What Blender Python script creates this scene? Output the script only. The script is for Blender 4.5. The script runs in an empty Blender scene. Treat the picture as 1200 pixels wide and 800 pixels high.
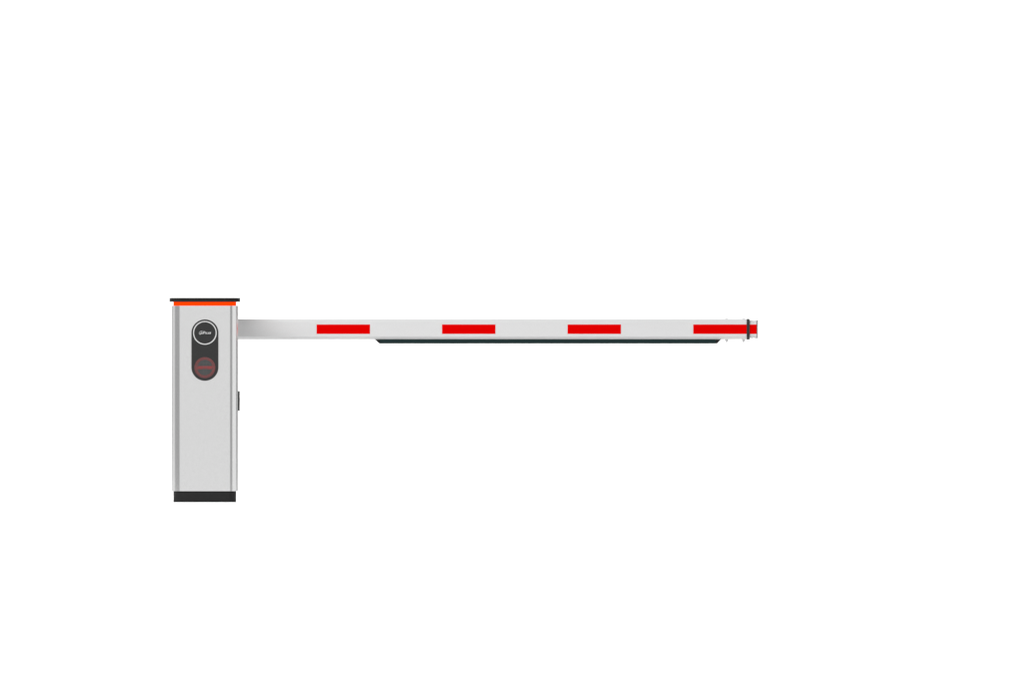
import bpy, bmesh, math, random
from mathutils import Vector, Matrix

random.seed(4)
S = bpy.context.scene
COL = S.collection
PX = 0.004                       # one photo pixel is 4 mm on the object


def X(px): return (px - 600.0) * PX
def Z(py): return (588.0 - py) * PX


# ------------------------------------------------------------------ materials
def mat(name, color, rough=0.5, metal=0.0, spec=0.5, grain=None, bump=None, emit=None, coat=0.0):
    m = bpy.data.materials.new(name)
    m.use_nodes = True
    nt = m.node_tree
    b = nt.nodes['Principled BSDF']
    b.inputs['Base Color'].default_value = (*color, 1)
    b.inputs['Roughness'].default_value = rough
    b.inputs['Metallic'].default_value = metal
    b.inputs['Specular IOR Level'].default_value = spec
    b.inputs['Coat Weight'].default_value = coat
    if grain or bump:
        tc = nt.nodes.new('ShaderNodeTexCoord')
    if grain:                    # (scale, amount): fine paint mottling
        n = nt.nodes.new('ShaderNodeTexNoise')
        n.inputs['Scale'].default_value = grain[0]
        n.inputs['Detail'].default_value = 3
        nt.links.new(tc.outputs['Object'], n.inputs['Vector'])
        r = nt.nodes.new('ShaderNodeMapRange')
        r.inputs['From Min'].default_value = 0.25
        r.inputs['From Max'].default_value = 0.75
        r.inputs['To Min'].default_value = 1 - grain[1]
        r.inputs['To Max'].default_value = 1 + grain[1]
        nt.links.new(n.outputs['Fac'], r.inputs['Value'])
        v = nt.nodes.new('ShaderNodeVectorMath')
        v.operation = 'SCALE'
        v.inputs[0].default_value = color
        nt.links.new(r.outputs['Result'], v.inputs['Scale'])
        nt.links.new(v.outputs['Vector'], b.inputs['Base Color'])
    if bump:                     # (scale, strength, distance)
        n2 = nt.nodes.new('ShaderNodeTexNoise')
        n2.inputs['Scale'].default_value = bump[0]
        n2.inputs['Detail'].default_value = 2
        nt.links.new(tc.outputs['Object'], n2.inputs['Vector'])
        bp = nt.nodes.new('ShaderNodeBump')
        bp.inputs['Strength'].default_value = bump[1]
        bp.inputs['Distance'].default_value = bump[2]
        nt.links.new(n2.outputs['Fac'], bp.inputs['Height'])
        nt.links.new(bp.outputs['Normal'], b.inputs['Normal'])
    if emit:
        b.inputs['Emission Color'].default_value = (*emit[0], 1)
        b.inputs['Emission Strength'].default_value = emit[1]
    return m


M = dict(
    silver=mat('silver_paint', (0.82, 0.82, 0.82), 0.15, 0.95, grain=(260, 0.035)),
    dark=mat('dark_plastic', (0.0115, 0.0115, 0.0115), 0.45, 0, 0.3, grain=(300, 0.06)),
    panel=mat('panel_glass', (0.032, 0.032, 0.032), 0.35, 0, 0.3),
    orange=mat('lit_orange_diffuser', (0.5, 0.02, 0.0), 0.6, 0, 0.0, emit=((1.0, 0.053, 0.0), 0.95)),
    boom=mat('white_boom_paint', (0.78, 0.78, 0.78), 0.5, 0, 0.3, grain=(120, 0.012)),
    boomgrey=mat('grey_end_plastic', (0.11, 0.11, 0.11), 0.5, 0, 0.3),
    red=mat('red_reflective_film', (0.82, 0.0, 0.0), 0.8, 0, 0.0, grain=(90, 0.01)),
    rubber=mat('dark_teal_rubber', (0.009, 0.027, 0.027), 0.6, 0, 0.15),
    rubberend=mat('black_rubber', (0.012, 0.012, 0.012), 0.6, 0, 0.2),
    white=mat('white_print', (0.80, 0.80, 0.80), 0.6, 0, 0.1),
    disc=mat('grey_led_cover', (0.075, 0.078, 0.078), 0.5, 0, 0.2),
    led=mat('red_led', (0.68, 0.05, 0.055), 0.6, 0, 0.1),
    led_off=mat('unlit_led', (0.122, 0.125, 0.125), 0.6, 0, 0.1),
    zinc=mat('zinc_bolt', (0.60, 0.60, 0.60), 0.5, 0.0),
    studio=mat('white_studio_paint', (0.92, 0.92, 0.92), 0.9, 0, 0.0, grain=(6, 0.005)),
)


# ------------------------------------------------------------------ mesh helpers
def link(name, bm, m, parent=None, smooth_deg=None, bevel=0.0, segs=2):
    bmesh.ops.recalc_face_normals(bm, faces=bm.faces[:])
    if bevel:
        ed = [e for e in bm.edges if len(e.link_faces) == 2 and e.calc_face_angle(0) > math.radians(40)]
        bmesh.ops.bevel(bm, geom=ed, offset=bevel, segments=segs, affect='EDGES', profile=0.5, clamp_overlap=True)
    me = bpy.data.meshes.new(name)
    if smooth_deg:
        for f in bm.faces:
            f.smooth = True
        for e in bm.edges:
            if len(e.link_faces) == 2 and e.calc_face_angle(0) > math.radians(smooth_deg):
                e.smooth = False
    bm.to_mesh(me)
    bm.free()
    me.materials.append(m)
    o = bpy.data.objects.new(name, me)
    COL.objects.link(o)
    if smooth_deg:               # keep the large flat faces flat beside their small bevels
        wn = o.modifiers.new('weighted_normals', 'WEIGHTED_NORMAL')
        wn.mode = 'FACE_AREA'
        wn.weight = 100
        wn.keep_sharp = True
    if parent:
        o.parent = parent
    return o


def prism(bm, pts, axis, a, b):
    """extrude a 2-D outline along an axis from a to b"""
    def put(p, t):
        if axis == 'z': return (p[0], p[1], t)
        if axis == 'x': return (t, p[0], p[1])
        return (p[0], t, p[1])
    lo = [bm.verts.new(put(p, a)) for p in pts]
    hi = [bm.verts.new(put(p, b)) for p in pts]
    n = len(pts)
    bm.faces.new(lo[::-1])
    bm.faces.new(hi)
    for i in range(n):
        bm.faces.new((lo[i], lo[(i + 1) % n], hi[(i + 1) % n], hi[i]))


def rrect(x0, y0, x1, y1, r, seg=14):
    out = []
    for cx, cy, a0 in ((x1 - r, y1 - r, 0), (x0 + r, y1 - r, 90), (x0 + r, y0 + r, 180), (x1 - r, y0 + r, 270)):
        for k in range(seg + 1):
            a = math.radians(a0 + 90 * k / seg)
            out.append((cx + r * math.cos(a), cy + r * math.sin(a)))
    return out


def chrect(y0, z0, y1, z1, c):
    return [(y0 + c, z0), (y1 - c, z0), (y1, z0 + c), (y1, z1 - c), (y1 - c, z1), (y0 + c, z1), (y0, z1 - c), (y0, z0 + c)]


def circle(cx, cz, r, n=48):
    return [(cx + r * math.cos(2 * math.pi * k / n), cz + r * math.sin(2 * math.pi * k / n)) for k in range(n)]


def box(bm, x0, x1, y0, y1, z0, z1):
    prism(bm, [(x0, y0), (x1, y0), (x1, y1), (x0, y1)], 'z', z0, z1)


# ------------------------------------------------------------------ the barrier
root = bpy.data.objects.new('barrier_gate', None)
COL.objects.link(root)
root.location = (X(240), 0, 0)
root['label'] = 'silver barrier gate with orange lit strip under its cap and lowered red striped boom'
root['category'] = 'barrier gate'
OFF = Vector((-X(240), 0, 0))


def part(name, bm, m, parent=root, **k):
    """all shapes are written in world coordinates; every part's origin sits at the thing's base"""
    bmesh.ops.translate(bm, vec=OFF, verts=bm.verts[:])
    return link(name, bm, m, parent, **k)


YF, YB = -0.16, 0.16             # cabinet front and back


def body_outline(x0, y0, x1, y1, w, span=70.0, seg=24):
    """rounded corners that stop short of the flat side sheets and meet them in a crease"""
    r = w / math.sin(math.radians(span))
    out = []
    for px, py, sx, sy in ((x1, y0, 1, -1), (x1, y1, 1, 1), (x0, y1, -1, 1), (x0, y0, -1, -1)):
        arc = []
        for k in range(seg + 1):
            a = math.radians(span * k / seg)
            arc.append((px - sx * (w - r * math.sin(a)), py - sy * r * (1 - math.cos(a))))
        out += arc if sx * sy < 0 else arc[::-1]
    return out


# cabinet body: rounded corner extrusion
bm = bmesh.new()
prism(bm, body_outline(X(201.2), YF, X(278.9), YB, 0.040), 'z', Z(575.2), Z(358.2))
cab = part('cabinet', bm, M['silver'], smooth_deg=15)

# base plinth
bm = bmesh.new()
prism(bm, rrect(X(203.2), YF + .008, X(276.8), YB - .008, 0.034, 12), 'z', 0.0, Z(575.2))
part('base', bm, M['dark'], smooth_deg=30, bevel=0.0012)

# lit strip under the cap
bm = bmesh.new()
prism(bm, rrect(X(203.2), YF + .008, X(276.8), YB - .008, 0.034, 12), 'z', Z(358.2), Z(353.6))
part('light_strip', bm, M['orange'], smooth_deg=30)

# cap
bm = bmesh.new()
prism(bm, rrect(X(198.5), YF - .011, X(281.5), YB + .011, 0.055, 16), 'z', Z(353.7), Z(348.9))
part('cap', bm, M['dark'], smooth_deg=30, bevel=0.002, segs=3)

# lock plate on the right side: plate with a key barrel
bm = bmesh.new()
box(bm, X(278.7), X(281.0), -0.055, 0.035, Z(481.2), Z(458.0))
lock = part('lock_plate', bm, M['panel'], bevel=0.0006)
bm = bmesh.new()
prism(bm, circle(-0.01, Z(469.5), 0.014, 24), 'x', X(280.9), X(281.1))
part('key_barrel', bm, M['zinc'], lock)

# control panel: stadium with ring, lettering and LED sign
PF = YF - 0.003
bm = bmesh.new()
prism(bm, rrect(X(224.3), Z(446.0), X(256.0), Z(374.2), (256.0 - 224.3) * PX / 2 - 1e-5, 24), 'y', YF + 0.004, PF)
pan = part('control_panel', bm, M['panel'], bevel=0.0008, segs=2, smooth_deg=30)

bm = bmesh.new()
cx, cz = X(240.1), Z(389.9)
n = 72
rings = []
for r, y in ((0.0553, PF + .001), (0.0553, PF - .0012), (0.0507, PF - .0012), (0.0507, PF + .001)):
    rings.append([bm.verts.new((p[0], y, p[1])) for p in circle(cx, cz, r, n)])
for k in range(4):
    a, b = rings[k], rings[(k + 1) % 4]
    for i in range(n):
        bm.faces.new((a[i], a[(i + 1) % n], b[(i + 1) % n], b[i]))
part('emblem_ring', bm, M['white'], pan)

# lettering
cu = bpy.data.curves.new('lettering', 'FONT')
cu.body = 'alhua'
cu.size = 1.0
cu.shear = 0.35
cu.extrude = 0.01
cu.offset = 0.0
cu.space_character = 0.88
tmp = bpy.data.objects.new('lettering', cu)
COL.objects.link(tmp)
dg = bpy.context.evaluated_depsgraph_get()
dg.update()
me = bpy.data.meshes.new_from_object(tmp.evaluated_get(dg))
bpy.data.objects.remove(tmp)
bpy.data.curves.remove(cu)
bm = bmesh.new()
bm.from_mesh(me)
bpy.data.meshes.remove(me)
xs = [v.co.x for v in bm.verts]; ys = [v.co.y for v in bm.verts]
sx = (X(247.3) - X(234.3)) / (max(xs) - min(xs))
sz = (Z(388.0) - Z(391.2)) / (max(ys) - min(ys))
for v in bm.verts:
    x, y, z = v.co
    v.co = (X(234.3) + (x - min(xs)) * sx, PF - 0.0009 - z * 0.05, Z(391.2) + (y - min(ys)) * sz)
# the sweep that runs from under the first letter over its top
arc = []
for k in range(19):
    a = math.radians(60 + 235 * k / 18)
    arc.append((X(235.5) + 0.0080 * math.cos(a) + 0.0035 * math.sin(a), Z(389.7) + 0.0080 * math.sin(a)))
for i in range(len(arc) - 1):
    (x0, z0), (x1, z1) = arc[i], arc[i + 1]
    d = Vector((x1 - x0, z1 - z0)); d.normalize()
    w = 0.0007
    nx, nz = -d.y * w, d.x * w
    prism(bm, [(x0 - nx, z0 - nz), (x1 - nx, z1 - nz), (x1 + nx, z1 + nz), (x0 + nx, z0 + nz)], 'y', PF + .0002, PF - .0017)
part('lettering', bm, M['white'], pan)

# LED sign: cover disc, red no-entry pattern, unlit arrow
lx, lz = X(240.1), Z(430.5)
bm = bmesh.new()
prism(bm, circle(lx, lz, 0.0492, 64), 'y', PF + .001, PF - .0010)
part('sign_cover', bm, M['disc'], pan, smooth_deg=30)
LY = PF - .0018


def dots(bm, pts, r=0.0033):
    for x, z in pts:
        prism(bm, circle(x, z, r, 8), 'y', PF - .0005, LY)


bm = bmesh.new()
pts = []
for rr, n, ph in ((0.0462, 36, 0.0), (0.0393, 32, 0.5)):
    for k in range(n):
        a = 2 * math.pi * (k + ph) / n
        pts.append((lx + rr * math.cos(a), lz + rr * math.sin(a)))
for row in (-1, 1):
    for k in range(-8, 9):
        pts.append((lx + (k + .25 * row) * 0.0042, lz + row * 0.0040))
dots(bm, pts, 0.0018)
part('no_entry_sign', bm, M['led'], pan)
bm = bmesh.new()
pts = []
for k in range(11):
    z = lz + 0.034 - k * 0.0066
    pts += [(lx - .0065, z), (lx + .0065, z)]
for k in range(1, 4):
    for s in (-1, 1):
        pts.append((lx + s * (.0065 + k * .0062), lz + 0.034 - k * 0.0066))
dots(bm, pts, 0.0026)
part('arrow_sign', bm, M['led_off'], pan)

# ------------------------------------------------------------------ boom arm (mounted on a rotor behind the cabinet)
AF = YB + 0.040                  # front of the boom
AD = 0.046                       # its depth
AB = AF + AD
zt, zb = Z(373.6), Z(397.6)
CH = 0.0135
bm = bmesh.new()
prism(bm, rrect(X(240) - .055, Z(385.6) - .055, X(240) + .055, Z(385.6) + .055, .0549, 12), 'y', YB - .004, AF + .002)
part('rotor_hub', bm, M['dark'], smooth_deg=30, bevel=0.002)

bm = bmesh.new()
prism(bm, chrect(AF, zb, AB, zt, CH), 'x', X(222), X(875.4))
boom = part('boom_arm', bm, M['boom'], bevel=0.0012, segs=2)

sz0, sz1 = Z(391.1), Z(380.1)


def stripe(x0, x1, front):
    bm = bmesh.new()
    box(bm, X(x0), X(x1), front - .0008, front + .001, sz0, sz1)
    return part('red_stripe', bm, M['red'], boom)


for x0, x1 in ((371.0, 433.6), (518.0, 580.6), (665.1, 727.7), (812.4, 875.3)):
    stripe(x0, x1, AF)

# clamp band
bm = bmesh.new()
prism(bm, chrect(AF - .003, Z(397.9), AB + .003, Z(373.5), CH), 'x', X(875.0), X(878.6))
part('clamp_band', bm, M['panel'], boom, bevel=0.0004)

# ribbed end cap
bm = bmesh.new()
prism(bm, chrect(AF + .0015, Z(395.9), AB - .0015, Z(375.5), CH * .9), 'x', X(878.4), X(886.9))
for x0, x1 in ((880.1, 882.4), (884.1, 886.5)):
    prism(bm, chrect(AF + .0008, Z(396.9), AB - .0008, Z(374.4), CH), 'x', X(x0), X(x1))
part('end_cap', bm, M['boom'], boom)
stripe(878.5, 886.7, AF + .0008)
bm = bmesh.new()
prism(bm, chrect(AF - .0005, Z(396.3), AB + .0005, Z(374.9), CH * .9), 'x', X(886.75), X(888.0))
part('end_plate', bm, M['boomgrey'], boom)

# two bolts through the boom near its tip: low dome on top, pointed end below
for bx in (851.5, 871.4):
    bm = bmesh.new()
    ax, ay = X(bx), (AF + AB) / 2
    def lathe(prof):
        prev = None
        first = None
        for z, r in prof:
            ring = [bm.verts.new((ax + r * math.cos(t * math.pi / 6), ay + r * math.sin(t * math.pi / 6), z)) for t in range(12)]
            if prev:
                for i in range(12):
                    bm.faces.new((prev[i], prev[(i + 1) % 12], ring[(i + 1) % 12], ring[i]))
            else:
                first = ring
            prev = ring
        bm.faces.new(first[::-1]); bm.faces.new(prev)
    lathe(((zb - .0140, .0022), (zb - .0115, .0040), (zb - .0060, .0068), (zb + .002, .0068), (zb + .004, .003),
           (zt - .004, .003), (zt - .002, .0085), (zt + .0014, .0065), (zt + .0034, .0015)))
    part('bolt', bm, M['zinc'], boom, smooth_deg=50)

# rubber edge below the boom
rz0, rz1 = Z(402.5), Z(397.9)
bm = bmesh.new()
prism(bm, chrect(AF + .008, rz0, AB - .008, rz1 + .0015, .004), 'x', X(445.2), X(838.6))
part('rubber_edge', bm, M['rubber'], boom)


def rub_end(pts):
    bm = bmesh.new()
    prism(bm, pts, 'y', AF + .009, AB - .009)
    part('rubber_edge_cap', bm, M['rubberend'], boom, bevel=0.0008)


rub_end([(X(439.3), rz1 + .001), (X(445.5), rz1 + .001), (X(445.5), rz0 + .0004), (X(444.6), rz0 + .0004), (X(443.2), rz0 + .005)])
rub_end([(X(845.0), rz1 + .001), (X(838.3), rz1 + .001), (X(838.3), rz0 + .0004), (X(840.4), rz0 + .0004)])

# ------------------------------------------------------------------ white studio: platform and backdrop
bm = bmesh.new()
box(bm, -10.8, 8.5, -1.5, 12.0, -3.5, 0.0)
fl = link('floor', bm, M['studio'])
fl['kind'] = 'structure'
fl['label'] = 'white studio floor'
bm = bmesh.new()
box(bm, -12.8, 8.5, 12.002, 12.10, -3.5, 7.0)
bd = link('backdrop', bm, M['studio'])
bd['kind'] = 'structure'
bd['label'] = 'white studio backdrop'


# ------------------------------------------------------------------ lamps
def area(name, loc, target, w, h, radiance, col=(1, 1, 1)):
    l = bpy.data.lights.new(name, 'AREA')
    l.shape = 'RECTANGLE'
    l.size, l.size_y = w, h
    l.energy = radiance * math.pi * w * h
    l.color = col
    o = bpy.data.objects.new(name, l)
    COL.objects.link(o)
    o.location = loc
    d = Vector(target) - Vector(loc)
    o.rotation_euler = d.to_track_quat('-Z', 'Y').to_euler()
    return o


c0 = Vector((X(240), YF, 0.55))


def around(az, dist, z=0.0):
    a = math.radians(az)
    return c0 + Vector((math.sin(a) * dist, -math.cos(a) * dist, z))


area('front_softbox', around(0, 11.5), c0, 3.4, 6.5, 0.445)
area('right_softbox', around(65, 10), c0, 10.5, 5.0, 0.53)
area('left_softbox', around(-96, 10), c0, 9.5, 5.0, 0.32)
area('high_key', (-10.4, -10.9, 9.4), (-0.4, 0.2, 0.7), 22.0, 5.0, 6.25)
pw = area('platform_wash', (0.0, -3.8, -3.2), (0, -1.5, -1.5), 13.0, 0.5, 8.0)
pw.data.spread = math.radians(90)
area('backdrop_wash', (-2.0, 5.0, 8.5), (-2.0, 12, 0.5), 18.0, 2.0, 12.0)

w = bpy.data.worlds.new('World')
S.world = w
w.use_nodes = True
w.node_tree.nodes['Background'].inputs['Color'].default_value = (0.38, 0.38, 0.38, 1)
w.node_tree.nodes['Background'].inputs['Strength'].default_value = 1.0

# ------------------------------------------------------------------ camera
cd = bpy.data.cameras.new('camera')
cd.type = 'ORTHO'
cd.ortho_scale = 4.8
cd.clip_start = 0.05
cd.clip_end = 100
co = bpy.data.objects.new('camera', cd)
COL.objects.link(co)
co.location = (0, -7.0, Z(400))
co.rotation_euler = (math.radians(90), 0, 0)
S.camera = co

S.render.engine = 'CYCLES'
S.view_settings.view_transform = 'Standard'
S.view_settings.look = 'None'
S.view_settings.exposure = 0
S.view_settings.gamma = 1
